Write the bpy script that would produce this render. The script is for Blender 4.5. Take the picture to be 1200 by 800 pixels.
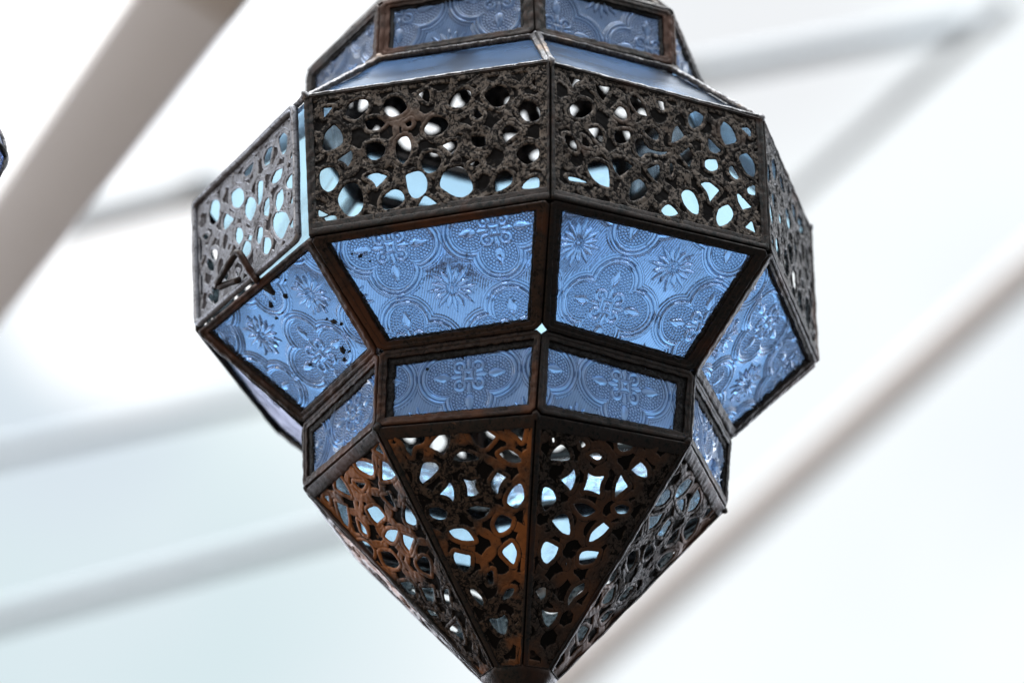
import bpy, math, json, random
import numpy as np
from mathutils import Vector, Matrix

for o in list(bpy.data.objects): bpy.data.objects.remove(o)
scene = bpy.context.scene
COL = scene.collection
Z0 = 2.60                      # height of the lantern's widest ring above the ground

# ------------------------------------------------------------------ camera
M = np.array([[0.99985, 0.007674, -0.015499], [0.0, 0.896171, 0.44371], [0.017295, -0.443643, 0.896037]])              # rows: camera right, forward, up
CAM = np.array([-0.000154, -1.641171, -0.879974]) + np.array([0, 0, Z0])
cd = bpy.data.cameras.new('camera'); cam = bpy.data.objects.new('camera', cd); COL.objects.link(cam)
R3 = Matrix(((M[0][0], M[2][0], -M[1][0]), (M[0][1], M[2][1], -M[1][1]), (M[0][2], M[2][2], -M[1][2])))
cam.matrix_world = Matrix.Translation(Vector(CAM)) @ R3.to_4x4()
cd.sensor_width = 36; cd.lens = 135; cd.clip_start = .05; cd.clip_end = 200
cd.dof.use_dof = True; cd.dof.focus_distance = 1.74; cd.dof.aperture_fstop = 6.3
scene.camera = cam

def at(u, v, d):
    """point seen at pixel (u, v) of the 1200 px wide frame, d metres down the lens axis"""
    y = np.array([(u - 600) / 4500.0 * d, d, -(v - 400) / 4500.0 * d])
    return M.T @ y + CAM

# ------------------------------------------------------------------ sky and light
SUN_EL, SUN_AZ = math.radians(24), math.radians(252)   # azimuth from +Y clockwise
w = bpy.data.worlds.new('World'); scene.world = w; w.use_nodes = True
nt = w.node_tree; nt.nodes.clear(); N = nt.nodes.new; Lk = nt.links.new
out = N('ShaderNodeOutputWorld'); bg = N('ShaderNodeBackground')
sky = N('ShaderNodeTexSky'); sky.sky_type = 'NISHITA'; sky.sun_disc = False
sky.sun_elevation = SUN_EL; sky.sun_rotation = SUN_AZ
tc = N('ShaderNodeTexCoord')
def vmath(op, a, b=None):
    n = N('ShaderNodeVectorMath'); n.operation = op
    Lk(a, n.inputs[0]) if not isinstance(a, tuple) else setattr(n.inputs[0], 'default_value', a)
    if b is not None:
        Lk(b, n.inputs[1]) if not isinstance(b, tuple) else setattr(n.inputs[1], 'default_value', b)
    return n.outputs['Value'] if op == 'DOT_PRODUCT' else n.outputs[0]
def mr(x, a, b, c, d, smooth=True):
    n = N('ShaderNodeMapRange'); n.interpolation_type = 'SMOOTHSTEP' if smooth else 'LINEAR'
    Lk(x, n.inputs[0])
    for i, v in zip((1, 2, 3, 4), (a, b, c, d)): n.inputs[i].default_value = v
    return n.outputs[0]
def mixc(f, a, b):
    n = N('ShaderNodeMix'); n.data_type = 'RGBA'
    Lk(f, n.inputs[0]) if not isinstance(f, float) else setattr(n.inputs[0], 'default_value', f)
    for i, v in ((6, a), (7, b)):
        Lk(v, n.inputs[i]) if not isinstance(v, tuple) else setattr(n.inputs[i], 'default_value', v + (1,))
    return n.outputs[2]
def unit(v):
    v = np.array(v, float); return tuple(v / np.linalg.norm(v))
D = tc.outputs['Generated']
# overcast: thin bright cloud ahead and overhead, duller cloud behind, dark warm floor below
ahead = vmath('DOT_PRODUCT', D, unit((-.1, 1, .35)))
side = vmath('DOT_PRODUCT', D, (1., 0., 0.))
up = vmath('DOT_PRODUCT', D, (0., 0., 1.))
cloud = mixc(mr(ahead, -.75, .45, 0, 1), (.40, .40, .42), (1.03, 1.08, 1.10))
ltop = vmath('DOT_PRODUCT', D, unit(at(30, 40, 1) - CAM))
cloud = mixc(mr(ltop, math.cos(.17), math.cos(.04), 0, 1), cloud, (1.5, 1.5, 1.5))
lbot = vmath('DOT_PRODUCT', D, unit(at(60, 760, 1) - CAM))
cloud = mixc(mr(lbot, math.cos(.13), math.cos(.02), 0, 1), cloud, (.71, .85, .88))
nz = N('ShaderNodeTexNoise'); nz.inputs['Scale'].default_value = 9; nz.inputs['Detail'].default_value = 2
Lk(D, nz.inputs['Vector'])
cloud = mixc(mr(nz.outputs['Fac'], .35, .7, 0, .55), cloud, (.86, .92, .98))
sidelit = mr(side, -.95, -.4, 1, 0)
def spot(col, u, v, rad):
    global cloud
    c_ = unit(at(u, v, 1) - CAM)
    cloud = mixc(mr(vmath('DOT_PRODUCT', D, c_), math.cos(rad), math.cos(rad * .15), 0, 1), cloud, col)
spot((.74, .83, .90), 60, 450, .05); spot((1.4, 1.4, 1.4), 150, 318, .045)
spot((.93, .95, .97), 880, 30, .05)
cloud = mixc(sidelit, cloud, (.80, .80, .82))
cloud = mixc(mr(up, .60, .9, 0, 1), cloud, (5.6, 5.8, 6.0))  # overhead cloud boosted out of view to brighten the lantern inside
horiz = N('ShaderNodeMath'); horiz.operation = 'MULTIPLY'      # added glow low ahead, out of view, to light the small panes
Lk(mr(up, .18, .32, 1, 0), horiz.inputs[0]); Lk(mr(ahead, .1, .7, 0, 1), horiz.inputs[1])
cloud = mixc(horiz.outputs[0], cloud, (6.0, 6.4, 7.2))
floor_ = mixc(mr(vmath('DOT_PRODUCT', D, unit((-.75, -.35, -.6))), .35, 1, 0, 1), (.17, .17, .175), (.44, .33, .25))
tot = mixc(mr(up, -.12, .12, 0, 1), floor_, cloud)
sk = vmath('SCALE', sky.outputs[0]); sk.node.inputs[3].default_value = .1
fin = mixc(.94, sk, tot)
Lk(fin, bg.inputs[0]); bg.inputs[1].default_value = 1.0; Lk(bg.outputs[0], out.inputs[0])

sd = bpy.data.lights.new('sun', 'SUN'); sun = bpy.data.objects.new('sun', sd); COL.objects.link(sun)
sd.energy = .5; sd.angle = math.radians(12); sd.color = (1, .93, .84)
sdir = Vector((math.sin(SUN_AZ) * math.cos(SUN_EL), math.cos(SUN_AZ) * math.cos(SUN_EL), math.sin(SUN_EL)))
sun.rotation_euler = sdir.to_track_quat('Z', 'Y').to_euler(); sun.location = sdir * 20
scene.view_settings.view_transform = 'Standard'; scene.view_settings.look = 'None'
scene.view_settings.exposure = 0; scene.view_settings.gamma = 1
scene.cycles.use_denoising = True
scene.cycles.max_bounces = 10; scene.cycles.transmission_bounces = 8; scene.cycles.sample_clamp_indirect = 6

# ------------------------------------------------------------------ materials
def newmat(name):
    m = bpy.data.materials.new(name); m.use_nodes = True; t = m.node_tree; t.nodes.clear(); return m, t
def metal(name, base, dark, rust, rust_amt, rough=.42, metallic=.55, bump=.25, mott=.5, recess_dark=False):
    m, t = newmat(name); n = t.nodes.new; l = t.links.new
    o = n('ShaderNodeOutputMaterial'); b = n('ShaderNodeBsdfPrincipled'); c = n('ShaderNodeTexCoord')
    def noise(s, d=6, r=.6, dis=0):
        x = n('ShaderNodeTexNoise'); x.inputs['Scale'].default_value = s; x.inputs['Detail'].default_value = d
        x.inputs['Roughness'].default_value = r; x.inputs['Distortion'].default_value = dis
        l(c.outputs['Object'], x.inputs['Vector']); return x.outputs['Fac']
    def ramp(f, a, b_, lo=0, hi=1):
        x = n('ShaderNodeMapRange'); l(f, x.inputs[0]); x.inputs[1].default_value = a; x.inputs[2].default_value = b_
        x.inputs[3].default_value = lo; x.inputs[4].default_value = hi; return x.outputs[0]
    def mix(f, a, b_):
        x = n('ShaderNodeMix'); x.data_type = 'RGBA'; l(f, x.inputs[0])
        for i, v in ((6, a), (7, b_)):
            l(v, x.inputs[i]) if not isinstance(v, tuple) else setattr(x.inputs[i], 'default_value', v + (1,))
        return x.outputs[2]
    fine = noise(520, 9, .75, .5); mid = noise(110, 6, .65, .8); big = noise(22, 4, .6)
    col = mix(ramp(fine, mott - .03, mott + .035), dark, base)
    col = mix(ramp(mid, .52, .64, 0, .75), col, dark)
    col = mix(ramp(big, .62 - rust_amt * .45, .70 - rust_amt * .30), col, rust)
    spk = noise(900, 3, .5)
    col = mix(ramp(spk, .66, .72, 0, .9), col, (.006, .005, .005))
    if recess_dark:
        at_ = n('ShaderNodeAttribute'); at_.attribute_name = 'recess_dark'
        sm = n('ShaderNodeMath'); sm.operation = 'ADD'; l(at_.outputs['Fac'], sm.inputs[0]); l(ramp(mid, .35, .65, -.45, .35), sm.inputs[1])
        col = mix(ramp(sm.outputs[0], .25, .75), col, tuple(x * .75 for x in dark))
    l(col, b.inputs['Base Color']); 
    bw = n('ShaderNodeRGBToBW'); l(col, bw.inputs[0]); lum = (base[0] * .2 + base[1] * .7 + base[2] * .1)
    l(ramp(bw.outputs[0], lum * .25, lum * .8, 0, metallic), b.inputs['Metallic'])
    l(ramp(bw.outputs[0], lum * .2, lum * .7, .03, .5), b.inputs['Specular IOR Level'])
    l(ramp(fine, .3, .7, rough + .16, rough - .08), b.inputs['Roughness'])
    bp = n('ShaderNodeBump'); bp.inputs['Strength'].default_value = bump; bp.inputs['Distance'].default_value = .0012
    l(fine, bp.inputs['Height'])
    bp2 = n('ShaderNodeBump'); bp2.inputs['Strength'].default_value = bump; bp2.inputs['Distance'].default_value = .0018
    l(mid, bp2.inputs['Height']); l(bp.outputs[0], bp2.inputs['Normal'])
    l(bp2.outputs[0], b.inputs['Normal']); l(b.outputs[0], o.inputs[0]); return m
DK = (.009, .008, .0075)
M_plate = metal('patinated_tin', (.088, .068, .052), DK, (.07, .04, .025), .10, recess_dark=True, bump=.12)
M_cone = metal('rusted_tin', (.054, .036, .025), DK, (.24, .085, .020), .34, recess_dark=True, bump=.14)  # real rust, deepened to carry the warm light from lower left
M_conedark = metal('shaded_cone_tin', (.048, .033, .024), (.008, .007, .006), (.09, .038, .016), .27, recess_dark=True, bump=.14)  # cone tin turned away from the warm light, shade put into the colour
M_frame = metal('brown_tin_channel', (.028, .021, .018), (.006, .008, .0075), (.05, .023, .014), .18, rough=.38, metallic=.7, mott=.46)
M_side = metal('grey_sheen_tin', (.15, .14, .138), DK, (.12, .08, .06), .05, metallic=.7, bump=.10, recess_dark=True)  # lighter copy of the plate tin, grazing sheen put into the colour
M_frust = metal('rust_brown_channel', (.036, .022, .016), (.009, .007, .006), (.075, .030, .014), .30, rough=.38, metallic=.65, mott=.46)
M_door = metal('silver_sheen_tin', (.24, .245, .265), (.07, .065, .07), (.16, .12, .10), .02, rough=.38, metallic=.8, bump=.10, mott=.44, recess_dark=True)  # silvery reflection of the bright left side put into the base colour
M_bright = metal('solder_bright_tin', (.24, .235, .24), (.08, .075, .075), (.25, .18, .13), .05, rough=.3, metallic=.9, bump=.12)
M_black = metal('soot_and_shade_black', (.010, .009, .009), (.004, .004, .004), (.012, .01, .009), 0, rough=.7, metallic=0)  # black for the soot spots and the shaded strips inside the frames

def glass(name, tint, transl, rough=.12, ior=1.25, spec_rough=.06, noise_bump=0, bscale=300, relief_shade=False, fres=1.45, gcol=(1, 1, 1)):
    m, t = newmat(name); n = t.nodes.new; l = t.links.new
    o = n('ShaderNodeOutputMaterial')
    tr = n('ShaderNodeBsdfTranslucent'); rf = n('ShaderNodeBsdfRefraction'); gl = n('ShaderNodeBsdfGlossy')
    for x in (tr, rf): x.inputs['Color'].default_value = tint + (1,)
    if relief_shade:
        at_ = n('ShaderNodeAttribute'); at_.attribute_name = 'relief_shade'; gm = n('ShaderNodeMix'); gm.data_type = 'RGBA'
        l(at_.outputs['Fac'], gm.inputs[0]); gm.inputs[6].default_value = tint + (1,); gm.inputs[7].default_value = (.10, .16, .30, 1)
        for x in (tr, rf): l(gm.outputs[2], x.inputs['Color'])
    rf.inputs['Roughness'].default_value = rough; rf.inputs['IOR'].default_value = ior
    gl.inputs['Roughness'].default_value = spec_rough; gl.inputs['Color'].default_value = gcol + (1,)
    a = n('ShaderNodeMixShader'); a.inputs[0].default_value = transl; l(rf.outputs[0], a.inputs[1]); l(tr.outputs[0], a.inputs[2])
    fr = n('ShaderNodeFresnel'); fr.inputs[0].default_value = fres
    b = n('ShaderNodeMixShader'); l(fr.outputs[0], b.inputs[0]); l(a.outputs[0], b.inputs[1]); l(gl.outputs[0], b.inputs[2])
    if noise_bump:
        c = n('ShaderNodeTexCoord'); x = n('ShaderNodeTexNoise'); x.inputs['Scale'].default_value = bscale
        x.inputs['Detail'].default_value = 3; l(c.outputs['Object'], x.inputs['Vector'])
        bp = n('ShaderNodeBump'); bp.inputs['Strength'].default_value = noise_bump; bp.inputs['Distance'].default_value = .002
        l(x.outputs['Fac'], bp.inputs['Height'])
        for q in (tr, rf, gl): l(bp.outputs[0], q.inputs['Normal'])
    l(b.outputs[0], o.inputs[0]); return m
M_glass = glass('blue_pressed_glass', (.47, .58, .84), .22, rough=.10, ior=1.48, noise_bump=.12, relief_shade=True)
M_glassb = glass('blue_pressed_glass_back', (.82, .92, 1.0), .10, rough=.12, ior=1.06, fres=1.12, spec_rough=.3)
M_glass_s = glass('blue_row_glass', (.56, .705, 1.0), .50, rough=.20, ior=1.42, noise_bump=.12, relief_shade=True)
M_glass_p = glass('pale_blue_glass', (.60, .82, .94), .2, rough=.14, ior=1.3, noise_bump=.12, relief_shade=True)
M_glass_rd = glass('dull_roof_glass', (.14, .165, .23), .6, rough=.25, noise_bump=.14, bscale=60, spec_rough=.24, fres=1.22, gcol=(.52, .56, .62))  # near roof panes: darker tint and duller gloss than the far ones
M_glass_rf = glass('clear_roof_glass', (.62, .86, .98), .12, rough=.10, ior=1.15, fres=1.2, noise_bump=.10, bscale=60, spec_rough=.2)
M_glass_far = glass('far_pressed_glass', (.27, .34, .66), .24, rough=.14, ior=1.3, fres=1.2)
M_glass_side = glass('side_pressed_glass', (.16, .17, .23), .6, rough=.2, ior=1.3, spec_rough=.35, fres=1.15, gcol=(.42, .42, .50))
M_glassb_r = glass('pale_roof_glass_back', (.90, .97, 1.0), .0, rough=.03, ior=1.06, fres=1.12, spec_rough=.3)

# ------------------------------------------------------------------ helpers
def obj(name, me, mat=None, parent=None):
    o = bpy.data.objects.new(name, me); COL.objects.link(o)
    for m in (mat if isinstance(mat, (list, tuple)) else [mat]):
        if m: me.materials.append(m)
    if parent: o.parent = parent
    return o
def tag(o, label=None, cat=None, group=None, kind=None):
    for k, v in (('label', label), ('category', cat), ('group', group), ('kind', kind)):
        if v: o[k] = v
def mesh(name, verts, faces, smooth=True, mats=None):
    me = bpy.data.meshes.new(name)
    verts = np.asarray(verts, np.float32)
    me.vertices.add(len(verts)); me.vertices.foreach_set('co', verts.ravel())
    if isinstance(faces, np.ndarray):
        n, k = faces.shape
        me.loops.add(n * k); me.loops.foreach_set('vertex_index', faces.ravel().astype(np.int32))
        me.polygons.add(n); me.polygons.foreach_set('loop_start', np.arange(0, n * k, k, dtype=np.int32))
    else:
        lens = [len(f) for f in faces]; flat = [i for f in faces for i in f]
        me.loops.add(len(flat)); me.loops.foreach_set('vertex_index', flat)
        me.polygons.add(len(lens)); me.polygons.foreach_set('loop_start', np.cumsum([0] + lens[:-1]).astype(np.int32))
    me.update(calc_edges=True); me.validate()
    if smooth: me.polygons.foreach_set('use_smooth', [True] * len(me.polygons))
    return me
def sines(seed, n=7, lo=.2, hi=1.4):
    r = np.random.RandomState(seed)
    K = r.uniform(lo, hi, (n, 1)) * np.stack([np.cos(a := r.uniform(0, 6.28, n)), np.sin(a)], 1); P = r.uniform(0, 6.28, n)
    return lambda x, y: sum(np.sin(K[i, 0] * x + K[i, 1] * y + P[i]) for i in range(n)) / math.sqrt(n)

class Panel:
    """a flat facet of the lantern; chart in millimetres: x along the top edge, y down, z outwards"""
    def __init__(s, q):
        s.q = [np.array(v, float) for v in q]
        c = sum(s.q) / 4
        s.ex = s.q[1] - s.q[0] + s.q[2] - s.q[3]; s.ex /= np.linalg.norm(s.ex)
        d = (s.q[3] + s.q[2]) / 2 - (s.q[0] + s.q[1]) / 2; d -= s.ex * (d @ s.ex); s.ey = d / np.linalg.norm(d)
        n = np.cross(s.ex, s.ey)
        if n @ np.array([c[0], c[1], 0]) < 0: n = -n
        s.n = n; s.o = c
        s.c2 = np.array([s.to2(v) for v in s.q])
    def to2(s, v): return np.array([(v - s.o) @ s.ex, (v - s.o) @ s.ey]) * 1000
    def p3(s, xy, z):
        xy = np.asarray(xy); z = np.asarray(z)
        return s.o + (xy[..., :1] * s.ex + xy[..., 1:2] * s.ey + z[..., None] * s.n) / 1000
    def st(s, a, b, c2=None):
        c = s.c2 if c2 is None else c2
        a = np.asarray(a)[..., None]; b = np.asarray(b)[..., None]
        return (1 - b) * ((1 - a) * c[0] + a * c[1]) + b * ((1 - a) * c[3] + a * c[2])
    def inset(s, ins):
        """corner points of the quad moved in by ins = (top, right, bottom, left) mm"""
        c = s.c2; ctr = c.mean(0); L = []
        for i in range(4):
            a, b = c[i], c[(i + 1) % 4]; d = (b - a) / np.linalg.norm(b - a); nn = np.array([-d[1], d[0]])
            if nn @ (ctr - a) < 0: nn = -nn
            L.append((a + nn * ins[i], d))
        P = []
        for i in range(4):
            (p, d), (q, e) = L[i - 1], L[i]
            t = np.linalg.solve(np.stack([d, -e], 1), q - p); P.append(p + d * t[0])
        return np.array(P)

def ring_strip(name, pn, out_in, in_in, prof, mat, parent, seed, chamfer=0., wob=.25, rag=0., nseg=44):
    """closed channel running round a panel, between the insets out_in and in_in"""
    A, B = pn.inset(out_in), pn.inset(in_in)
    lo, li = [], []
    for i in range(4):
        a, b = A[i], A[(i + 1) % 4]; d = (b - a) / np.linalg.norm(b - a)
        a, b = a + d * chamfer, b - d * chamfer
        c, e = B[i], B[(i + 1) % 4]; g = (e - c) / np.linalg.norm(e - c); c, e = c + g * .15, e - g * .15
        for u in np.linspace(0, 1, nseg): lo.append(a + (b - a) * u); li.append(c + (e - c) * u)
    lo, li = np.array(lo), np.array(li); n = len(lo)
    f1, f2, f3 = sines(seed), sines(seed + 1), sines(seed + 2, 9, 1.5, 5)
    dirv = lo - li; dirv /= np.linalg.norm(dirv, axis=1)[:, None] + 1e-9
    li = li + dirv * (f1(li[:, 0], li[:, 1]) * wob + f3(li[:, 0], li[:, 1]) * rag)[:, None]
    V = []
    for k, (fr, z) in enumerate(prof):
        p = lo + (li - lo) * fr
        zz = z + f2(p[:, 0] * 1.3, p[:, 1] * 1.3) * .16
        V.append(pn.p3(p, zz))
    m = len(prof); V = np.concatenate(V)
    F = [(k * n + i, k * n + (i + 1) % n, ((k + 1) % m) * n + (i + 1) % n, ((k + 1) % m) * n + i) for k in range(m) for i in range(n)]
    me = mesh(name, V, F); o = obj(name, me, mat, parent)
    fix_normals(me); return o
def fix_normals(me):
    import bmesh
    b = bmesh.new(); b.from_mesh(me); bmesh.ops.remove_doubles(b, verts=b.verts, dist=1e-6)
    bmesh.ops.recalc_face_normals(b, faces=b.faces); b.to_mesh(me); b.free()

def seg_dist(P, poly):
    """signed distance (negative inside) from points P to a polygon, mm"""
    d2 = np.full(len(P), 1e9); ins = np.zeros(len(P), bool); n = len(poly)
    for i in range(n):
        a, b = poly[i], poly[(i + 1) % n]; e = b - a; w_ = P - a
        t = np.clip((w_ @ e) / (e @ e + 1e-12), 0, 1); r = w_ - t[:, None] * e
        d2 = np.minimum(d2, (r * r).sum(1))
        c = ((a[1] > P[:, 1]) != (b[1] > P[:, 1])); x = a[0] + (P[:, 1] - a[1]) * (b[0] - a[0]) / (b[1] - a[1] + 1e-12)
        ins ^= c & (P[:, 0] < x)
    d = np.sqrt(d2); return np.where(ins, -d, d)
def soften(p):
    """smooth closed curve through the points; strongly turned points stay sharp corners"""
    n = len(p); T = []
    for i in range(n):
        a, b = p[i] - p[i - 1], p[(i + 1) % n] - p[i]
        c = (a @ b) / (np.linalg.norm(a) * np.linalg.norm(b) + 1e-9)
        T.append((0. if c < .15 else 1.) * (a + b) / 2)
    q = []
    for i in range(n):
        a, b, ta, tb = p[i], p[(i + 1) % n], T[i], T[(i + 1) % n]
        if not ta.any(): ta = (b - a) - tb * .5
        elif not tb.any(): tb = (b - a) - ta * .5
        for t in (0, .2, .4, .6, .8):
            q.append((2*t**3 - 3*t*t + 1) * a + (t**3 - 2*t*t + t) * ta + (-2*t**3 + 3*t*t) * b + (t**3 - t*t) * tb)
    return np.array(q)

def clip_mesh(S, T, f, nx, ny):
    """triangulate a (nx+1)x(ny+1) grid, keeping only f > 0 with a smooth cut edge"""
    idx = np.arange((nx + 1) * (ny + 1)).reshape(ny + 1, nx + 1)
    a, b, c, d = idx[:-1, :-1].ravel(), idx[:-1, 1:].ravel(), idx[1:, 1:].ravel(), idx[1:, :-1].ravel()
    tri = np.concatenate([np.stack([a, d, c], 1), np.stack([a, c, b], 1)])
    ins = f > 0; cnt = ins[tri].sum(1)
    full = tri[cnt == 3]; part = tri[(cnt == 1) | (cnt == 2)]
    pts = []; key = {}; faces = []
    n0 = len(f)
    def cut(i, j):
        k = (i, j) if i < j else (j, i)
        if k not in key:
            t = f[k[0]] / (f[k[0]] - f[k[1]]); t = min(max(t, .02), .98); key[k] = n0 + len(pts); pts.append((k[0], k[1], t))
        return key[k]
    for t in part.tolist():
        m = [ins[x] for x in t]
        if sum(m) == 1:
            i = m.index(True); A, B, C = t[i], t[i - 2], t[i - 1]; faces.append((A, cut(A, B), cut(A, C)))
        else:
            i = m.index(False); A, B, C = t[i], t[i - 2], t[i - 1]
            x, y = cut(A, B), cut(A, C); faces.append((x, B, C)); faces.append((x, C, y))
    F = np.concatenate([full, np.array(faces, int).reshape(-1, 3)])
    if pts:
        pa = np.array(pts); i0, i1, t = pa[:, 0].astype(int), pa[:, 1].astype(int), pa[:, 2]
        S = np.concatenate([S, S[i0] * (1 - t) + S[i1] * t]); T = np.concatenate([T, T[i0] * (1 - t) + T[i1] * t]); 
        f = np.concatenate([f, np.zeros(len(pts))])
    used, inv = np.unique(F.ravel(), return_inverse=True)
    return S[used], T[used], f[used], inv.reshape(-1, 3)

def perforated(name, pn, holes, ins, mat, parent, seed, cell=.5, z=0., thick=.9, mirror=False, emboss=1.0, grow=0.):
    c2 = pn.inset(ins)
    W = np.linalg.norm(pn.c2[1] - pn.c2[0]); Hh = np.linalg.norm((pn.c2[3] + pn.c2[2]) / 2 - (pn.c2[0] + pn.c2[1]) / 2)
    nx, ny = int(W / cell), int(Hh / cell)
    S, T = np.meshgrid(np.linspace(0, 1, nx + 1), np.linspace(0, 1, ny + 1)); S, T = S.ravel(), T.ravel()
    P = pn.st(S, T, c2)
    f = np.full(len(P), 50.0)
    for h in holes:
        h = np.array(h, float).reshape(-1, 2) / 1000
        if mirror: h = np.stack([1 - h[:, 0], h[:, 1]], 1)
        poly = soften(pn.st(h[:, 0], h[:, 1])); lo, hi = poly.min(0) - 6, poly.max(0) + 6
        k = np.where((P > lo).all(1) & (P < hi).all(1))[0]
        if len(k): f[k] = np.minimum(f[k], seg_dist(P[k], poly))
    rg = sines(seed, 12, 1.2, 4.5); f = f + rg(P[:, 0], P[:, 1]) * .05 + .10 - grow
    # keep a solid rim
    edge = np.full(len(P), 99.0)
    for i in range(4):
        a, b = c2[i], c2[(i + 1) % 4]; d = (b - a) / np.linalg.norm(b - a); nn = np.array([-d[1], d[0]])
        if nn @ (c2.mean(0) - a) < 0: nn = -nn
        edge = np.minimum(edge, (P - a) @ nn)
    f = np.maximum(f, 1.2 - edge)
    e0 = np.minimum(edge, 5)
    S, T, f2, F = clip_mesh(S, T, np.clip(f, -3, 6), nx, ny)
    P = pn.st(S, T, c2)
    w1, w2 = sines(seed + 5, 8, .1, .5), sines(seed + 6, 10, .8, 2.6)
    # ribbons: the rims of the holes plus interlaced hoops; what lies between them is pressed back and black
    hp = 12.5; row = np.round(P[:, 1] / (hp * .86)); rib = np.full(len(P), 9.)
    for dr in (-1, 0, 1):
        for dc in (-1, 0, 1):
            rw = row + dr; cx = (np.round(P[:, 0] / hp - .5 * (rw % 2)) + dc + .5 * (rw % 2)) * hp; cy = rw * hp * .86
            jx, jy = np.sin(cx * 1.7 + cy * .9 + seed) * 1.6, np.cos(cx * .8 - cy * 1.3 + seed) * 1.6
            rib = np.minimum(rib, np.abs(np.hypot(P[:, 0] - cx - jx, P[:, 1] - cy - jy) - 7.0))
    rim_e = np.minimum.reduce([np.linalg.norm(np.cross(np.c_[P - c2[i], np.zeros(len(P))], np.r_[(c2[(i + 1) % 4] - c2[i]), 0]), axis=1) / np.linalg.norm(c2[(i + 1) % 4] - c2[i]) for i in range(4)])
    bd = np.minimum(np.minimum(f2 - .5, rib), rim_e - 1.0)        # distance outside any ribbon
    low = 1 / (1 + np.exp(-(bd - 1.85) / .09))
    seam = np.minimum(np.abs(f2 - 2.35), np.abs(rib - 1.85)); crease = np.exp(-(seam / .20) ** 2) * (f2 > 1.6)
    relief = emboss * (.55 + .45 * (1 - np.exp(-np.maximum(f2, 0) / .28)) - .6 * low - .25 * crease)
    zz = z + relief - .8 * emboss + .30 * w1(P[:, 0], P[:, 1]) + .05 * w2(P[:, 0], P[:, 1])
    V = pn.p3(P, zz)
    nrm = np.cross(V[F[:, 1]] - V[F[:, 0]], V[F[:, 2]] - V[F[:, 0]]).sum(0)
    if nrm @ pn.n < 0: F = F[:, ::-1].copy()
    o = obj(name, mesh(name, V, F), mat, parent)
    sa = o.data.attributes.new('recess_dark', 'FLOAT', 'POINT')
    sa.data.foreach_set('value', np.clip(.95 * low + .7 * crease + .6 * np.exp(-np.maximum(f2, 0) / .18), 0, 1).astype(np.float32))  # darkest in the recesses, along creases and at hole rims
    s = o.modifiers.new('thickness', 'SOLIDIFY'); s.thickness = thick / 1000; s.offset = -1
    return o

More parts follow.
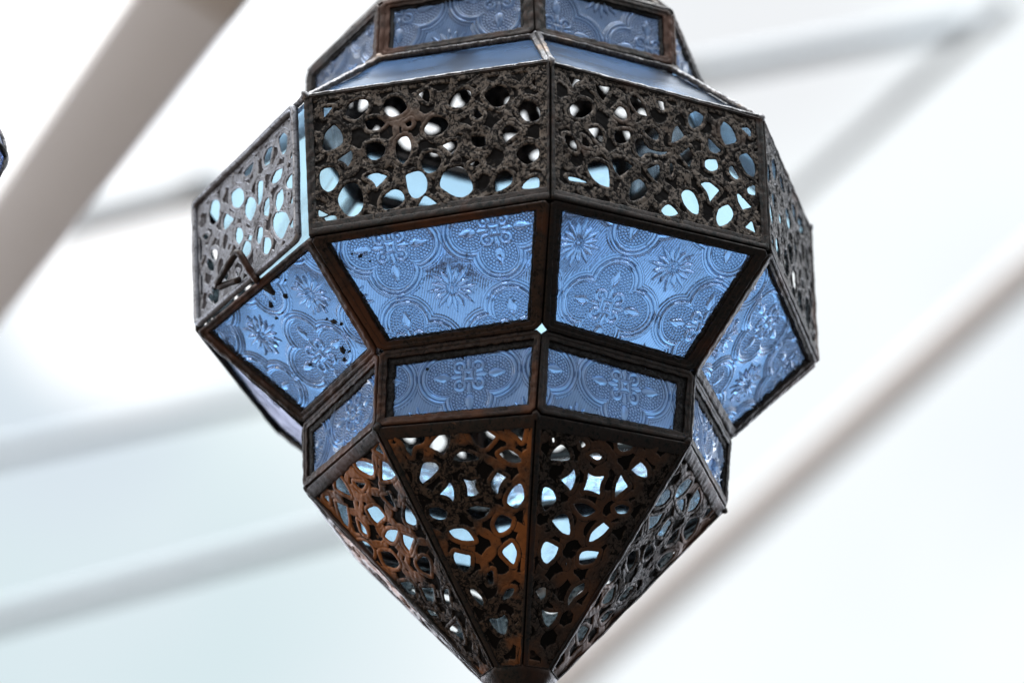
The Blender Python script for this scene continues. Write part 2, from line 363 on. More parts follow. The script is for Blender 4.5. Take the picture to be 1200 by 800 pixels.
# ---- pressed glass relief
PER = 49.0
def relief(x, y):
    """height in mm of the quatrefoil and flower pattern; medallion centre at (0, 0), square lattice"""
    u = (x / PER + .5) % 1 - .5; v = (y / PER + .5) % 1 - .5
    h = np.zeros_like(u)
    best = np.full_like(u, 9.); bx = np.zeros_like(u); by = np.zeros_like(u)
    for cx, cy in ((.235, 0), (-.235, 0), (0, .235), (0, -.235)):
        d = np.hypot(u - cx, v - cy) - .205
        k = d < best; best = np.where(k, d, best); bx = np.where(k, cx, bx); by = np.where(k, cy, by)
    g = lambda c, w_: np.exp(-((best - c) / w_) ** 2)
    h += .95 * g(0.0, .016) + .4 * g(-.027, .007) + .8 * g(.043, .014) + .4 * g(.068, .008)
    # beads that follow the outline
    ins = best < -.036
    r = (-best - .036) / .029; row = np.floor(r); ang = np.arctan2(v - by, u - bx)
    rad = .205 - .036 - (row + .5) * .029; nb = np.maximum(np.round(6.283 * np.maximum(rad, .01) / .031), 1)
    a = (ang / 6.2832 * nb + .5 * (row % 2)) % 1 - .5
    bead = np.maximum(0, 1 - ((r - row - .5) ** 2 + a ** 2) / .17)
    petal = np.zeros_like(u)
    for k in range(4):
        ca, sa = (1, 0, -1, 0)[k], (0, 1, 0, -1)[k]
        p = u * ca + v * sa; q = -u * sa + v * ca
        e = 1 - ((p - .27) / .088) ** 2 - (q / (.044 * np.clip((.375 - p) / .11, .2, 1) ** .8)) ** 2
        petal = np.maximum(petal, np.sqrt(np.maximum(e, 0)))
        e2 = 1 - ((p - .12) / .06) ** 2 - (q / .02) ** 2; petal = np.maximum(petal, .8 * np.sqrt(np.maximum(e2, 0)))
        c_, s_ = math.cos(math.pi / 4 + k * math.pi / 2), math.sin(math.pi / 4 + k * math.pi / 2)
        rr = np.hypot(u - .125 * c_, v - .125 * s_)
        petal = np.maximum(petal, 1.0 * np.exp(-((rr - .048) / .014) ** 2)); petal = np.maximum(petal, .7 * np.exp(-(rr / .016) ** 2))
    rc = np.hypot(u, v); petal = np.maximum(petal, 1.0 * np.exp(-(rc / .03) ** 2))
    h += np.where(ins, np.where(petal > .06, .95 * petal, .50 * bead * (rc > .05)), 0)
    # flower between the medallions
    fu, fv = (x / PER) % 1 - .5, (y / PER) % 1 - .5
    fr = np.hypot(fu, fv); fa = np.arctan2(fv, fu)
    fl = np.zeros_like(u)
    for n_, r0, r1, w_, ph, am in ((8, .055, .20, .027, 0, 1.15), (8, .05, .24, .019, math.pi / 8, .95)):
        a = (fa + ph) % (6.2832 / n_) - 3.1416 / n_
        q = fr * np.sin(a); p = fr * np.cos(a); t = (p - r0) / (r1 - r0)
        wid = w_ * np.sin(np.clip(t, 0, 1) ** .8 * math.pi).clip(.05, 1)
        e = 1 - (q / wid) ** 2; e = np.where((t > 0) & (t < 1), np.maximum(e, 0), 0); fl = np.maximum(fl, am * np.sqrt(e))
    nb = 7; a = (fa / 6.2832 * nb) % 1 - .5
    fl = np.maximum(fl, .9 * np.maximum(0, 1 - ((fr - .04) ** 2 + (a * .24 * fr / .04) ** 2) / .00022))
    fl = np.maximum(fl, .9 * np.maximum(0, 1 - fr ** 2 / .0003))
    out_ = best > .07
    h += np.where(out_, np.where(fl > .05, fl, .05 * np.sin((x + .35 * y) * 6.283 / 1.25)), 0)
    # knots joining neighbouring medallions
    for uu, vv in ((np.abs(u) - .5, v), (np.abs(v) - .5, u)):
        h += .7 * np.exp(-((np.abs(uu) - .022) / .008) ** 2 - (vv / .035) ** 4)
    return h

def pane(pn, ins, parent, seed, anchor, cell, z=-2.3, amp=1.0, mats=None, plain=False):
    c2 = pn.inset(ins)
    W = np.linalg.norm(c2[1] - c2[0]); Hh = np.linalg.norm((c2[3] + c2[2]) / 2 - (c2[0] + c2[1]) / 2)
    nx, ny = int(W / cell), int(Hh / cell)
    S, T = np.meshgrid(np.linspace(0, 1, nx + 1), np.linspace(0, 1, ny + 1)); P = pn.st(S.ravel(), T.ravel(), c2)
    kind, s, t = anchor; a = pn.st(s, t)
    off = np.zeros(2) if kind == 'm' else np.array([PER / 2, PER / 2])
    L = P - a + off
    wv = sines(seed, 8, .05, .3); L = L + np.stack([sines(seed + 2, 6, .03, .1)(P[:, 0], P[:, 1]), sines(seed + 3, 6, .03, .1)(P[:, 0], P[:, 1])], 1) * .5
    h = wv(P[:, 0], P[:, 1]) * .22 + (0 if plain else relief(L[:, 0], L[:, 1]) * amp * 1.7)
    hg = h.reshape(ny + 1, nx + 1); lap = np.zeros_like(hg)
    lap[1:-1, 1:-1] = hg[2:, 1:-1] + hg[:-2, 1:-1] + hg[1:-1, 2:] + hg[1:-1, :-2] - 4 * hg[1:-1, 1:-1]
    shd = np.clip((lap.ravel() / cell ** 2 - .32) * .30, 0, .92)     # relief shading put into the glass colour: darker in concave creases
    V = pn.p3(P, z + h)
    i = np.arange((nx + 1) * (ny + 1)).reshape(ny + 1, nx + 1)
    F = np.stack([i[:-1, :-1].ravel(), i[1:, :-1].ravel(), i[1:, 1:].ravel(), i[:-1, 1:].ravel()], 1)
    v0 = V[F[0]]; nn = np.cross(v0[1] - v0[0], v0[2] - v0[0])
    if nn @ pn.n < 0: F = F[:, ::-1].copy()
    nV = len(V); back = pn.p3(c2, np.full(4, z - 1.6)); V = np.concatenate([V, back])
    bf = [nV, nV + 1, nV + 2, nV + 3]; nn = np.cross(back[1] - back[0], back[2] - back[0])
    if nn @ pn.n > 0: bf = bf[::-1]
    F = [tuple(r) for r in F.tolist()] + [tuple(bf)]
    me = mesh('glass_pane', V, F)
    ga = me.attributes.new('relief_shade', 'FLOAT', 'POINT'); ga.data.foreach_set('value', np.r_[shd, np.zeros(4)].astype(np.float32))
    o = obj('glass_pane', me, mats or [M_glass, M_glassb], parent)
    me.polygons[len(F) - 1].material_index = 1; me.polygons[len(F) - 1].use_smooth = False
    return o

def tube(name, pts, r, mat, parent=None, n=10, closed=False, seed=0, wob=0.):
    P = [np.array(p, float) for p in pts]; V = []; m = len(P); rr = np.random.RandomState(seed)
    for i, p in enumerate(P):
        d = (P[(i + 1) % m] - P[i - 1]) if closed else (P[min(i + 1, m - 1)] - P[max(i - 1, 0)])
        d = d / (np.linalg.norm(d) + 1e-12); a = np.cross(d, [.3, .2, .93]); a /= np.linalg.norm(a); b = np.cross(d, a)
        rad = (r[i] if isinstance(r, (list, tuple)) else r) * (1 + wob * rr.uniform(-1, 1))
        for k in range(n):
            t = 6.28319 * k / n; V.append(p + rad * (a * math.cos(t) + b * math.sin(t)))
    F = [(i * n + k, i * n + (k + 1) % n, ((i + 1) % m) * n + (k + 1) % n, ((i + 1) % m) * n + k)
         for i in range(m if closed else m - 1) for k in range(n)]
    if not closed: F += [tuple(range(n))[::-1], tuple((m - 1) * n + k for k in range(n))]
    me = mesh(name, V, F); o = obj(name, me, mat, parent); fix_normals(me); return o
def lathe(name, prof, mat, parent=None, n=32, flat=False):
    V = [(r * math.cos(6.28319 * k / n), r * math.sin(6.28319 * k / n), z) for r, z in prof for k in range(n)]
    F = [(i * n + k, i * n + (k + 1) % n, (i + 1) * n + (k + 1) % n, (i + 1) * n + k) for i in range(len(prof) - 1) for k in range(n)]
    me = mesh(name, V, F, smooth=not flat); o = obj(name, me, mat, parent); fix_normals(me); return o
def densify(P, step):
    out_ = []
    for a, b in zip(P[:-1], P[1:]):
        a, b = np.array(a, float), np.array(b, float); k = max(1, int(np.linalg.norm(b - a) / step))
        out_ += [a + (b - a) * i / k for i in range(k)]
    return out_ + [np.array(P[-1], float)]

# ------------------------------------------------------------------ lantern
DATA = json.loads('{"V":{"A":[[-0.15062,-0.01904,0.00017],[-0.09375,-0.11885,0.00047],[0.0193,-0.14844,-0.00072],[0.11744,-0.09164,-0.00034],[0.14686,0.01871,0.00051],[0.09181,0.11862,0.0],[-0.01896,0.1488,0.0],[-0.11862,0.09181,0.0]],"B":[[-0.14873,-0.01949,-0.06879],[-0.09055,-0.11702,-0.07141],[0.01791,-0.14743,-0.07042],[0.11789,-0.09176,-0.06871],[0.14659,0.01949,-0.07158],[0.09104,0.11762,-0.07018],[-0.0188,0.14754,-0.07018],[-0.11762,0.09104,-0.07018]],"C":[[-0.09877,-0.01225,-0.11485],[-0.06011,-0.08154,-0.11179],[0.01332,-0.10206,-0.11179],[0.08227,-0.06163,-0.11517],[0.10271,0.01328,-0.11433],[0.06244,0.08067,-0.11354],[-0.01289,0.10119,-0.11354],[-0.08067,0.06244,-0.11354]],"D":[[-0.09764,-0.01315,-0.14856],[-0.06212,-0.07937,-0.14827],[0.00991,-0.09776,-0.15155],[0.07948,-0.06076,-0.14995],[0.09881,0.01285,-0.15029],[0.06087,0.07865,-0.14974],[-0.01257,0.09866,-0.14974],[-0.07865,0.06087,-0.14974]],"E":[[-0.01677,-0.00642,-0.24043],[-0.01055,-0.01801,-0.24038],[0.00205,-0.02123,-0.24095],[0.01423,-0.01475,-0.24067],[0.01761,-0.00187,-0.24073],[0.01097,0.00964,-0.24063],[-0.00188,0.01314,-0.24063],[-0.01345,0.00653,-0.24063]],"F":[[-0.09894,-0.01261,0.0446],[-0.06099,-0.07855,0.04394],[0.01308,-0.09845,0.04362],[0.07921,-0.06188,0.04627],[0.09894,0.01261,0.0446],[0.06105,0.07887,0.0446],[-0.01261,0.09894,0.0446],[-0.07887,0.06105,0.0446]],"G":[[-0.09819,-0.01251,0.07572],[-0.05981,-0.07767,0.07449],[0.01251,-0.09819,0.07572],[0.07905,-0.0612,0.07696],[0.09819,0.01251,0.07572],[0.06058,0.07828,0.07572],[-0.01251,0.09819,0.07572],[-0.07828,0.06058,0.07572]],"H":[[-0.0216,-0.00275,0.16872],[-0.01316,-0.01709,0.16749],[0.00275,-0.0216,0.16872],[0.01739,-0.01346,0.16996],[0.0216,0.00275,0.16872],[0.01333,0.01722,0.16872],[-0.00275,0.0216,0.16872],[-0.01722,0.01333,0.16872]]},"H":{"band1":[[171,163,186,105,221,80,260,93,263,148,241,189,210,219,184,190],[329,126,364,96,403,122,422,189,393,228,353,233,328,188],[249,244,292,228,331,273,300,311,261,301],[81,102,120,107,93,151,81,168],[73,353,86,280,122,231,151,296,154,366,123,404,87,410,72,391],[129,489,170,454,190,436,193,490,172,546,155,511],[57,561,84,531,119,547,136,612,116,683,85,705,59,653],[128,746,161,672,205,676,230,758,228,848,196,899,157,881,131,807],[245,644,286,621,333,656,311,696,288,728,271,678],[254,415,298,403,328,449,318,508,283,529,253,491],[372,445,394,397,421,397,435,462,427,536,400,583,375,538],[308,846,322,797,358,758,389,777,401,833,378,880,334,894,312,882],[46,822,86,867,63,875,45,867],[413,302,435,285,439,317,422,328],[408,668,465,653,495,722,490,812,449,846,419,793],[67,880,112,877,120,917,84,922],[468,100,503,82,515,112,510,173,489,149],[453,915,476,853,494,843,537,908,519,938,484,928],[588,193,614,138,649,115,679,139,679,193,648,243,605,232],[489,361,500,333,526,285,565,296,587,348,564,403,529,422,495,401],[736,185,761,145,795,127,825,161,835,219,812,267,777,277,756,245],[928,142,940,121,942,180],[870,322,893,273,923,277,949,319,959,384,944,419,901,408,880,363],[691,313,706,274,729,331,708,345],[806,491,815,439,841,427,871,485,841,516,815,544],[681,465,733,482,737,519,741,543,706,549,682,512],[559,494,603,475,622,483,619,533,597,566,580,531],[862,645,879,595,918,583,950,622,948,684,909,722,879,696],[497,539,537,550,558,609,535,672,496,676,475,610],[671,662,701,643,714,666,697,684],[547,774,574,682,636,668,670,754,682,833,656,879,616,879,577,835],[774,797,809,746,844,786,839,846,800,881,774,881],[887,866,922,822,952,838,952,900,891,894]],"band2":[[88,78,152,66,122,100,103,145],[208,83,281,62,265,125,245,182,221,144],[89,311,107,264,146,216,186,231,190,284,146,350,102,356],[294,248,319,190,344,211,353,263,328,294,298,273],[370,112,395,85,424,120,448,210,408,207,379,164],[495,73,526,68,530,131,509,132],[65,516,92,514,117,565,115,616,86,609,69,569],[174,425,219,399,241,452,227,513,208,489,189,450],[297,398,361,363,366,409,336,461,301,467],[431,326,472,293,501,320,490,373,455,363],[390,422,420,394,459,458,549,434,508,477,448,486,413,540,394,500],[81,809,124,803,170,821,124,830,86,834],[168,693,207,651,255,666,266,740,264,816,220,813,187,771],[275,611,319,581,373,619,338,680,313,714,289,668],[437,617,497,550,498,617,484,690,460,663],[356,815,371,738,406,696,439,758,414,831,374,870,357,869],[145,492,169,513,174,558,145,554],[500,892,536,836,579,886,554,914,515,923],[549,533,565,518,564,574,550,620],[558,369,567,277,588,224,620,287,591,336],[593,442,640,367,649,395,658,440,637,513,613,466],[646,121,682,73,717,99,700,171,664,211,644,179],[734,255,758,285,792,327,766,360,736,343],[792,156,809,103,844,134,870,213,851,249,814,278,795,220],[896,112,927,95,942,125,937,163],[878,340,915,297,944,354,955,415,945,465,915,456,890,401],[829,442,845,424,873,497,857,520,833,489],[719,431,770,402,778,463,747,500,717,488],[687,624,729,596,778,636,752,691,731,741,717,673],[597,736,623,691,657,705,677,784,673,849,644,853,610,810],[760,832,775,770,816,725,839,785,817,858,776,901,762,879],[859,641,874,630,929,698,886,735,867,686],[892,866,926,800,939,888],[912,563,948,524,948,605,915,602]],"cone1":[[108,52,178,17,245,14,287,37,259,77,187,91,142,131,130,105,129,74],[281,98,350,64,424,37,445,59,413,102,366,132,330,115],[559,44,627,37,679,50,741,79,703,103,653,121,601,94],[828,58,911,54,933,47,914,106,877,81],[755,149,817,135,876,155,912,184,875,190,807,179],[427,151,497,127,586,148,607,160,531,166,446,162],[150,205,206,162,286,162,302,187,224,219,142,241,134,225],[242,289,306,267,347,245,365,277,331,328,304,302],[459,232,514,245,570,237,544,270,568,299,508,307,462,305,474,267],[678,255,732,220,794,243,743,271,717,309,678,286],[789,341,837,292,907,271,935,306,929,340,869,368],[110,344,189,340,245,363,208,390,132,387,95,368],[429,363,512,348,642,362,587,389,503,400,450,381],[205,439,287,431,380,441,426,484,316,481,234,464],[664,419,727,390,828,411,799,444,711,462,664,447],[149,543,185,525,340,544,286,591,206,603,148,580],[703,536,818,504,865,547,822,594,747,566],[490,619,559,611,541,657,494,663,473,648],[184,679,249,679,316,712,313,749,242,736,187,705],[644,718,723,690,823,691,769,717,650,733],[322,802,504,804,614,793,663,822,594,865,472,867,374,840]],"cone2":[[126,172,142,133,190,104,244,122,273,154,220,166],[305,74,334,75,358,89,336,102],[120,84,136,79,140,99,126,100],[398,124,445,108,489,121,461,138],[536,24,587,25,657,52,669,65,635,82,587,82,556,53],[722,150,762,113,824,136,864,172,789,169],[225,241,283,215,313,190,337,224,323,276,273,258],[424,195,485,203,548,193,544,233,569,272,495,265,431,265,432,229],[667,179,754,220,727,245,692,270,662,222],[89,328,92,297,113,280,178,290,219,325,176,356,135,374,103,355],[380,329,471,318,584,337,521,367,454,362],[721,311,773,295,845,300,843,326,772,332],[211,408,272,379,344,377,399,423,411,451,323,446],[633,467,622,428,692,379,758,395,728,431,676,456],[147,535,158,509,201,494,329,508,312,547,234,583,170,567],[608,552,605,510,772,499,768,542,671,560],[449,569,469,561,473,579],[145,700,216,680,288,677,302,712,249,729],[658,708,671,661,780,632,815,661,739,696,707,733],[293,765,430,773,581,765,570,800,497,833,378,814]],"cone0":[[877,65,948,55,936,102],[623,50,684,63,775,102,718,132,657,115,615,77],[882,117,923,135,951,187,884,191,777,172],[316,59,384,53,386,88,355,141,324,120,276,79],[489,107,586,139,507,144],[107,72,141,80,97,102,88,90],[170,120,231,158,137,203,69,222,72,186],[422,221,530,234,543,284,400,286,399,254],[800,334,887,304,923,361,869,386,776,357],[373,345,475,334,598,358,443,381],[628,382,752,421,577,448,568,413],[242,230,247,268,211,296,186,272],[36,293,124,313,134,353,59,375,15,346],[683,221,766,232,742,283,712,268],[187,380,312,410,307,462,201,464,119,432],[586,501,736,500,771,529,658,569,573,536],[99,522,256,544,234,577,156,592,73,565],[360,586,551,617,393,656,284,638],[723,651,834,656,682,707,623,688],[132,666,242,691,240,711,132,696],[214,778,625,771,582,817,440,852,357,823]],"cone3":[[21,139,-7,106,55,89,77,107],[309,166,233,131,278,86,357,74,387,105,365,142],[44,266,3,231,128,176,223,193,190,227,117,256],[357,171,446,142,533,172,447,178],[610,152,530,112,511,67,634,80,665,123],[240,337,108,305,215,276,285,245,304,294],[428,314,416,267,438,242,516,237,534,295],[9,426,2,380,52,353,152,382,72,419],[745,202,711,173,784,130,894,157,919,212,851,222],[689,306,657,266,671,228,755,249,743,287],[858,117,796,76,869,46,893,85],[162,472,192,446,289,431,419,459,420,495,287,492],[476,420,404,391,461,365,587,369,551,409],[791,380,791,335,886,289,930,324,911,376],[1,624,-61,569,61,542,248,546,226,592],[316,665,268,628,369,587,496,621,443,656],[639,599,640,542,773,517,799,552,747,595],[39,731,-142,696,-40,677,99,700],[598,708,631,666,779,649,803,685,726,710],[520,837,215,813,243,785,525,772,596,811]],"door":[[779,134,818,127,846,180,835,259,797,254,781,192],[895,120,925,119,926,163,905,153],[637,167,670,129,712,140,689,233,643,216],[456,133,544,125,519,176,472,164],[699,379,739,341,795,365,775,411,714,402],[876,347,890,289,921,276,917,359],[334,199,391,198,437,260,448,326,403,346,348,288],[457,384,490,345,536,393,552,469,508,525,463,453],[570,432,581,301,623,333,612,438,575,461],[623,560,641,498,672,483,677,550,660,599],[730,576,740,509,793,512,797,589,750,640],[832,491,863,466,907,487,901,567,845,538],[123,178,165,118,221,176,219,293,162,289,130,251],[259,350,284,310,346,396,305,411,265,407],[703,680,735,642,808,695,841,780,779,846,729,786],[855,656,887,594,910,586,898,675],[848,809,909,756,907,803,869,836],[373,565,383,495,417,527,425,590,396,614],[425,693,450,641,495,686,498,745,462,757],[557,699,574,631,604,659,602,720,571,741],[606,810,624,742,668,780,681,838,650,866,613,840],[473,639,482,620,512,648,503,679],[9,451,14,314,47,333,45,478,21,473],[67,321,88,318,109,354,88,351],[139,509,159,491,191,527,182,580,150,550],[94,541,118,532,150,589,157,640,117,604],[-2,695,3,593,28,587,52,629,43,741,18,730],[139,783,155,769,202,809,197,915,161,900],[98,807,122,798,146,847,137,873],[250,766,290,774,273,801],[360,805,379,825,367,835]]}}')
VT, HOLES = DATA['V'], DATA['H']
root = bpy.data.objects.new('hanging_lantern', None); COL.objects.link(root); root.location = (0, 0, Z0)
tag(root, 'eight-sided lantern of blue pressed glass and perforated brown tin tapering to a point', 'lantern')
def quad(a, b, k): return Panel([VT[a][k % 8], VT[a][(k + 1) % 8], VT[b][(k + 1) % 8], VT[b][k % 8]])

PF = [(0, -1.0), (.0, .5), (.03, .72), (.07, .85), (.25, .9), (.44, .85), (.485, .78), (.50, .52), (.54, .50), (.90, .55), (.96, .48), (1, .3), (1, -.6), (1, -2.6), (.5, -3.0), (0, -2.6)]
PF2 = [(0, -1.0), (.0, .45), (.05, .7), (.12, .78), (.5, .85), (.85, .75), (.95, .62), (1, .3), (1, -.5), (1, -1.6), (0, -1.8)]
PSHADE = [(0, -.7), (.7, -.6), (1, -.9), (1, -2.6), (0, -2.6)]
ANCH = {('B', 0): ('f', .292, .329), ('B', 1): ('m', .296, .179), ('B', 2): ('f', .629, .299), ('B', 3): ('f', .671, .645),
        ('C', 0): ('m', .631, .457), ('C', 1): ('m', .564, .439), ('C', 2): ('m', .573, .423), ('F', 1): ('m', .641, .6), ('F', 2): ('m', .452, .485)}
rnd = random.Random(4)
def glass_panel(a, b, k,  fr, shade_in, amp=1., mats=None, plain=False, fmat=None, seed=0, chamfer=1.8, cell=None, prof=None):
    pn = quad(a, b, k); near = k in (0, 1, 2, 3)
    an = ANCH.get((a, k), ('m', rnd.random(), rnd.random()))
    if k >= 6: amp *= .25
    elif k >= 4: amp *= .35
    if k == 7 and a == 'B': fr = (1.5, 3.0, 2.0, 3.0); shade_in = None
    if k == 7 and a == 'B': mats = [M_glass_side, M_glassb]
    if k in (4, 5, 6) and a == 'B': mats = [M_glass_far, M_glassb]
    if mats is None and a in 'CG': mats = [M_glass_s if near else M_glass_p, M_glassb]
    g = pane(pn, [x * .6 for x in fr], root, seed, an, cell or (.36 if near else .9), amp=amp, mats=mats, plain=plain)
    ring_strip('pane_frame', pn, (.25,) * 4, fr, prof or PF, fmat or (M_frust if (k in (0, 1) and a in 'BC') else M_frame), g, seed + 11, chamfer=chamfer, nseg=60 if near else 16)
    if shade_in: ring_strip('flange_shade', pn, [x * .8 for x in fr], [x + y for x, y in zip(fr, shade_in)], PSHADE, M_black, g, seed + 17, rag=.05, wob=.12, nseg=240 if near else 24)  # black strip for the backlit inner flange, its shade put into the colour
    g["slot"] = a + str(k)
    return g
px = .0004124 * 1000            # mm per photo pixel at the lantern
for k in range(8):
    sd_ = 100 + k * 31
    # upper row of small panes
    glass_panel('G', 'F', k, (4.2, 5.2, 4.2, 5.2), (1.2, 1.6, .6, 1.6), seed=sd_, amp=.8)
    # sloping roof pane
    glass_panel('F', 'A', k, (1.6, 2.6, 2.2, 2.6), None, plain=True, mats=[M_glass_rd if k < 4 else M_glass_rf, M_glassb_r], fmat=M_bright, seed=sd_ + 3, chamfer=.6, cell=1.5, prof=PF2)
    # large trapezoid pane
    glass_panel('B', 'C', k, (3.8, 5.6, 4.4, 5.6), (.9, 1.4, .6, 1.2), seed=sd_ + 5, chamfer=2.2)
    # lower row of small panes
    glass_panel('C', 'D', k, (4.2, 3.3, 4.2, 4.2), (3.2, 1.2, .8, 3.4) if k != 2 else (3.2, 4.2, 1.0, .8), seed=sd_ + 7, chamfer=2.0, amp=.9)

pats = {0: 'door', 1: 'band1', 2: 'band2'}
for k in range(1, 8):
    pn = quad('A', 'B', k); key = pats.get(k, ('band1', 'band2')[(k + 1) % 2]); near = k < 4
    mm = M_plate if k != 3 else M_side
    p = perforated('perforated_panel', pn, HOLES[key], (.8, .8, 1.2, .8), mm, root, 300 + k, cell=.45 if near else 1.1, mirror=k in (3, 6))
    ring_strip('panel_frame', pn, (.3,) * 4, (1.5, 1.6, 6.4, 4.4) if k == 1 else (1.5, 4.0, 5.0, 2.2), PF, M_frame, p, 330 + k, nseg=60 if near else 16, wob=.15)
# the door: a facet of its own, set in a round rod frame, a little short of the corner post
pn = quad('A', 'B', 0)
d = perforated('door', pn, HOLES['door'], (3.0, 9.5, 4.0, 2.5), M_door, root, 290, cell=.42, emboss=1.3, grow=.35)
tag(d, 'silvery perforated door with a wire latch')
c2 = pn.inset((1.5, 8.2, 3.0, 1.2)); loop = []
for i in range(4):
    a, b = c2[i], c2[(i + 1) % 4]
    for u in np.linspace(.02, .98, 30): loop.append(pn.p3(a + (b - a) * u, np.array(.8 + .15 * math.sin(u * 9 + i))))
tube('door_frame', loop, .0019, M_door, d, closed=True, seed=3, wob=.05)
lt = [pn.p3(np.array(q[:2]), np.array(q[2])) for q in [[8.83, 36.99, 0.5], [6.83, 33.03, 2.5], [6.7, 29.13, 5], [5.01, 22.44, 8], [2.51, 20.99, 8.5], [-6.4, 24.59, 9], [-18.44, 26.99, 8], [-21.41, 27.25, 7], [-18.85, 28.7, 6.5], [-11.13, 29.58, 5], [-4.26, 31.08, 4]]]
tube('latch', densify(lt, .002), .0017, M_frame, d, seed=5, wob=.12)

for k in range(8):
    pn = quad('D', 'E', k); key = {0: 'cone0', 1: 'cone1', 2: 'cone2', 3: 'cone3', 4: 'cone1', 5: 'cone2', 6: 'cone0', 7: 'cone3'}[k]; near = k < 4
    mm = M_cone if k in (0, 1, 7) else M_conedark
    p = perforated('perforated_point_panel', pn, HOLES[key], (.8, .5, .2, .5), mm, root, 400 + k, cell=.45 if near else 1.0, emboss=1.2)
    ring_strip('panel_frame', pn, (.3, .2, .2, .2), (6.5, 1.2, .6, 2.6), PF2, M_frame, p, 430 + k, nseg=60 if near else 16, wob=.25)
    pn = quad('G', 'H', k)
    p = perforated('perforated_top_panel', pn, HOLES[('cone1', 'cone2')[k % 2]], (.5, .5, .2, .5), M_plate, root, 460 + k, cell=1.1)
    ring_strip('panel_frame', pn, (.3, .2, .2, .2), (2.6, 1.6, .6, 1.6), PF2, M_frame, p, 480 + k, nseg=16)

# solder runs behind the inward corners
for key, a in (('C', .05), ('F', .03)):
    for k in range(8):
        p, q = np.array(VT[key][k]), np.array(VT[key][(k + 1) % 8]); m_ = (p + q) / 2; c_ = np.array([0, 0, m_[2]])
        inw = (c_ - m_) / np.linalg.norm(c_ - m_) * .0022
        tube('solder_seam', [p + (q - p) * t + inw for t in np.linspace(a, 1 - a, 12)], .0021, M_frame, root, 8, seed=k, wob=.15)

# solder lumps where the corners meet
def lump(c, r, seed, m):
    f_ = sines(seed, 6, .6, 2); V = []; F = []; n, h_ = 14, 8
    for i in range(h_ + 1):
        for j in range(n):
            t, p = math.pi * i / h_, 6.28319 * j / n; d = np.array([math.sin(t) * math.cos(p), math.sin(t) * math.sin(p), math.cos(t)])
            V.append(c + d * r * (1 + .28 * float(f_(d[0] * 2 + d[2], d[1] * 2 - d[2]))))
    F = [(i * n + j, i * n + (j + 1) % n, (i + 1) * n + (j + 1) % n, (i + 1) * n + j) for i in range(h_) for j in range(n)]
    me = mesh('solder_joint', V, F); obj('solder_joint', me, m, root); fix_normals(me)
for key, rr, dep, m in (('A', .0024, .0012, M_bright), ('D', .0022, .0012, M_frame), ('F', .002, .001, M_bright)):
    for k in range(8):
        p = np.array(VT[key][k]); u_ = np.array([p[0], p[1], 0]); u_ /= np.linalg.norm(u_)
        lump(p - u_ * dep, rr, 900 + k + ord(key), m)

# tip cap and finial, top cap and ring
E = [np.array(v) for v in VT['E']]; ec = sum(E) / 8
V = []; 
for sc_, dz in ((1.01, .0015), (1.02, -.0005), (.97, -.0025), (.72, -.0075), (.34, -.0185), (.22, -.024), (.30, -.028), (.32, -.033), (.16, -.039), (.01, -.041)):
    V += [ec + (v - ec) * sc_ * np.array([1, 1, .3]) + np.array([0, 0, dz]) for v in E]
F = [(i * 8 + k, i * 8 + (k + 1) % 8, (i + 1) * 8 + (k + 1) % 8, (i + 1) * 8 + k) for i in range(9) for k in range(8)]
me = mesh('tip_cap', V, F, smooth=False); obj('tip_cap', me, M_frame, root); fix_normals(me)
Hc = sum(np.array(v) for v in VT['H']) / 8
lathe('top_cap', [(.0, Hc[2] + .035), (.012, Hc[2] + .033), (.016, Hc[2] + .02), (.030, Hc[2] + .008), (.034, Hc[2] - .002), (.030, Hc[2] - .004)], M_frame, root, 8, flat=True)
def ringpts(c, r, ax, n=20): return [np.array(c) + r * (np.array(ax) * math.cos(6.283 * i / n) + np.array([0, 0, 1.3]) * math.sin(6.283 * i / n)) for i in range(n)]
tube('hanging_ring', ringpts((0, 0, Hc[2] + .048), .014, (1, 0, 0)), .0022, M_frame, root, closed=True)
ch = obj('chain', bpy.data.meshes.new('chain'), M_frame, root)
import bmesh
bmc = bmesh.new()
for i in range(18):
    t = tube('tmp', ringpts((0, 0, Hc[2] + .078 + i * .027), .010, ((0, 1, 0), (1, 0, 0))[i % 2], 14), .0016, None, None, 6, True)
    bmc.from_mesh(t.data); mm_ = t.data; bpy.data.objects.remove(t); bpy.data.meshes.remove(mm_)
bmc.to_mesh(ch.data); bmc.free()

# soot and solder blobs on the panes
def blob(pn, s, t, r, seed, z=-.5, asp=1.0, ang=0.):
    c = pn.st(s, t); n = 48; nz_ = sines(seed, 10, .8, 3.4); V = [pn.p3(c, np.array(z + .5))]; F = []
    for j, fr in enumerate((.5, 1.0)):
        for i in range(n):
            a = 6.28319 * i / n; x, y = math.cos(a), math.sin(a)
            rad = r * fr * (1 + .30 * float(nz_(x * 2.2, y * 2.2)) * fr); rad = max(rad, .15 * r)
            x, y = x * rad * asp, y * rad; x, y = x * math.cos(ang) - y * math.sin(ang), x * math.sin(ang) + y * math.cos(ang)
            V.append(pn.p3(c + np.array([x, y]), np.array(z + (.4 if j == 0 else -.9))))
    F += [(0, 1 + i, 1 + (i + 1) % n) for i in range(n)]
    F += [(1 + i, 1 + n + i, 1 + n + (i + 1) % n, 1 + (i + 1) % n) for i in range(n)]
    return V, F
def blobs(k, a, b, specs):
    pn = quad(a, b, k)
    g = [o for o in root.children if o.name.startswith('glass_pane') and o.get('slot') == a + str(k)][0]
    for i, (s, t, r, asp, ang) in enumerate(specs):
        v, f = blob(pn, s, t, r, 700 + i + 13 * k, asp=asp, ang=ang)
        me = mesh('soot_spot', v, f); obj('soot_spot', me, M_black, g); fix_normals(me)
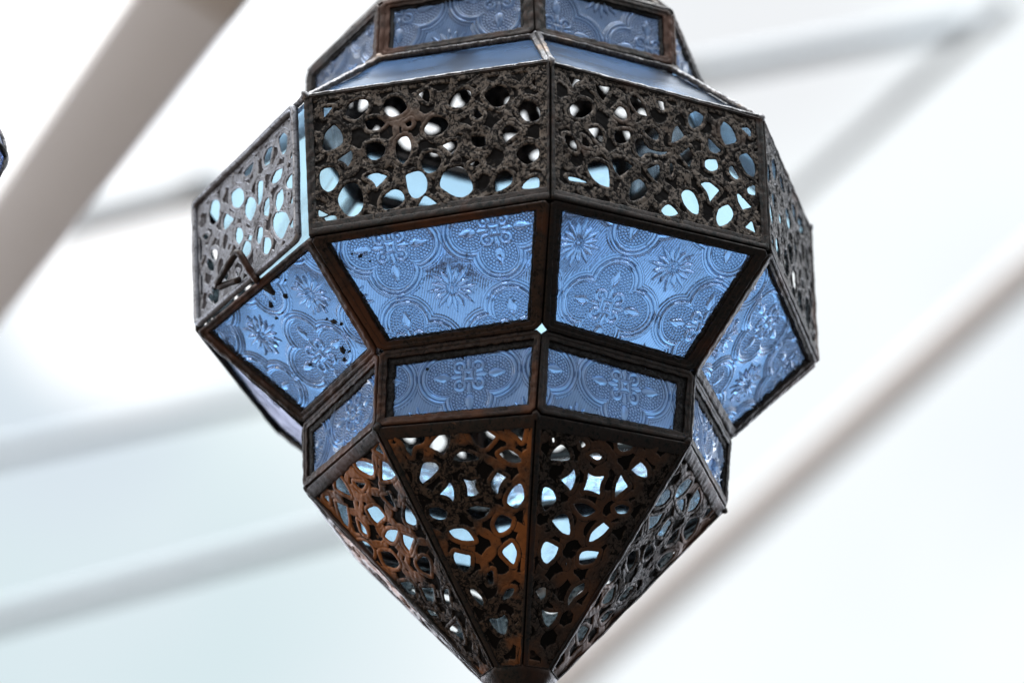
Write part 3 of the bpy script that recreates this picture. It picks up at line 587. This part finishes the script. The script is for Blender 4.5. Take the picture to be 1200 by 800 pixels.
blobs(0, 'B', 'C', [(.56, .10, 3.6, .8, .3), (.50, .20, 1.9, .6, .9), (.62, .22, 1.3, .8, .2), (.47, .30, .8, 1, 0), (.53, .30, .6, 1, 0), (.66, .07, 1.2, .9, 0), (.69, .13, .5, 1, 0),
  (.80, .60, 1.3, 1.4, .4), (.84, .65, .9, 1, 0), (.765, .55, .6, 1, 0), (.72, .80, 1.8, 1.1, 0), (.76, .84, .7, 1, 0), (.68, .86, .9, 1.3, 1), (.42, .72, .7, 1, 0)])
blobs(1, 'B', 'C', [(.16, .22, 1.3, .6, .8), (.19, .27, .7, .7, .3), (.13, .19, .5, 1, 0), (.50, .45, .4, 1, 0), (.90, .86, .4, 1, 0)])
blobs(1, 'C', 'D', [(.30, .30, .7, 1, 0), (.52, .22, .5, 1, 0)])


# ------------------------------------------------------------------ the roof frame behind
def paint(name, col, rough=.5):
    m, t = newmat(name); b = t.nodes.new('ShaderNodeBsdfPrincipled'); o = t.nodes.new('ShaderNodeOutputMaterial')
    x = t.nodes.new('ShaderNodeTexNoise'); x.inputs['Scale'].default_value = 14; mxx = t.nodes.new('ShaderNodeMix'); mxx.data_type = 'RGBA'
    mxx.inputs[6].default_value = tuple(c * .93 for c in col) + (1,); mxx.inputs[7].default_value = col + (1,)
    c = t.nodes.new('ShaderNodeTexCoord'); t.links.new(c.outputs['Object'], x.inputs['Vector']); t.links.new(x.outputs['Fac'], mxx.inputs[0])
    t.links.new(mxx.outputs[2], b.inputs['Base Color']); b.inputs['Roughness'].default_value = rough
    t.links.new(b.outputs[0], o.inputs[0]); return m
M_post = paint('cream_painted_steel', (.78, .745, .70))
M_strut = paint('white_painted_steel', (.60, .655, .69))
M_strut2 = paint('beige_painted_steel', (.84, .81, .79))
def beam(name, a, b, r, mat, label, group, ext=.25):
    a, b = np.array(a), np.array(b); d = b - a
    a, b = a - d * ext, b + d * ext
    o = tube(name, [a + (b - a) * t for t in np.linspace(0, 1, 7)], r, mat, None, 24)
    c = (a + b) / 2
    o.data.transform(Matrix.Translation(-Vector(c))); o.location = c
    tag(o, label, 'beam', group); return o
def box_beam(name, a, b, w_, t_, mat, label, group, twist=0., ext=.25):
    a, b = np.array(a), np.array(b); d = b - a; a, b = a - d * ext, b + d * ext; c = (a + b) / 2
    ax = (b - a) / np.linalg.norm(b - a); n_ = CAM - c; n_ -= ax * (n_ @ ax); n_ /= np.linalg.norm(n_); s_ = np.cross(ax, n_)
    n_, s_ = n_ * math.cos(twist) + s_ * math.sin(twist), s_ * math.cos(twist) - n_ * math.sin(twist)
    V = []; k = 24
    for t in np.linspace(0, 1, 9):
        for i in range(k):
            th = 6.28319 * (i + .5) / k; cx, cy = math.cos(th), math.sin(th); rb = .006
            q = np.array([math.copysign(w_ / 2 - rb, cx) + rb * cx, math.copysign(t_ / 2 - rb, cy) + rb * cy])
            V.append(a + (b - a) * t + s_ * q[0] + n_ * q[1] - c)
    F = [(i * k + j, i * k + (j + 1) % k, (i + 1) * k + (j + 1) % k, (i + 1) * k + j) for i in range(8) for j in range(k)]
    F += [tuple(range(k))[::-1], tuple(8 * k + j for j in range(k))]
    me = mesh(name, V, F, smooth=False); o = obj(name, me, mat); fix_normals(me); o.location = c
    tag(o, label, 'beam', group); return o
G = 'steel tubes of the blurred canopy frame'
box_beam('steel_post', at(216, 0, 2.35), at(-38, 352, 2.95), .058, .05, M_post, 'thick cream steel beam slanting across the upper left corner', G, twist=-.10)
beam('steel_beam', at(232, 222, 7.6), at(60, 266, 8.0), .036, M_strut, 'grey blurred tube running from the thick slanting beam to the lantern door', G, .1)
beam('steel_beam', at(-20, 536, 11.5), at(420, 440, 12.0), .030, M_strut, 'blurred grey tube left of the large lower-left pane, upper of the two on that side', G)
beam('steel_beam', at(-20, 730, 11.5), at(420, 614, 12.0), .036, M_strut, 'blurred grey tube nearest the bottom left corner', G)
beam('steel_beam', at(780, 92, 12.5), at(1160, 22, 13.0), .044, M_strut, 'blurred grey tube right of the top pane row, rising to the corner', G, .03)
beam('steel_beam', at(1168, 14, 12.6), at(860, 290, 13.2), .030, M_strut, 'thin blurred tube slanting down to the right perforated panel', G, .05)
beam('steel_beam', at(1250, 275, 15.0), at(640, 815, 15.6), .078, M_strut2, 'broad pale blurred tube slanting past the lower right of the lantern', G, .1)


# ------------------------------------------------------------------ second lantern, only its rim inside the frame
lc = at(-62, 183, 1.74); small = bpy.data.objects.new('globe_lantern', None); COL.objects.link(small); small.location = lc
tag(small, 'round dark-rimmed globe lantern cut off by the left edge of the photo', 'lantern')
R = .0262
gl = lathe('glass_globe', [(R * .985 * math.sin(a), R * .985 * math.cos(a)) for a in np.linspace(.02, 3.12, 26)], [M_glass], small, 40)
for a in (0, .785, 1.571, 2.356):
    tube('metal_hoop', [R * np.array([math.cos(a) * math.cos(t), math.sin(a) * math.cos(t), math.sin(t)]) for t in np.linspace(0, 6.283, 41)[:-1]], .0010, M_bright, small, closed=True)
tube('metal_hoop', [R * np.array([math.cos(t), math.sin(t), 0]) for t in np.linspace(0, 6.283, 41)[:-1]], .0016, M_frame, small, closed=True)
lathe('top_cap', [(.001, R + .012), (.006, R + .010), (.010, R + .003), (.013, R - .004), (.011, R - .004)], M_frame, small, 16)
tube('hanging_wire', [(0, 0, R + .010), (0, 0, R + .5)], .0009, M_frame, small, 6)
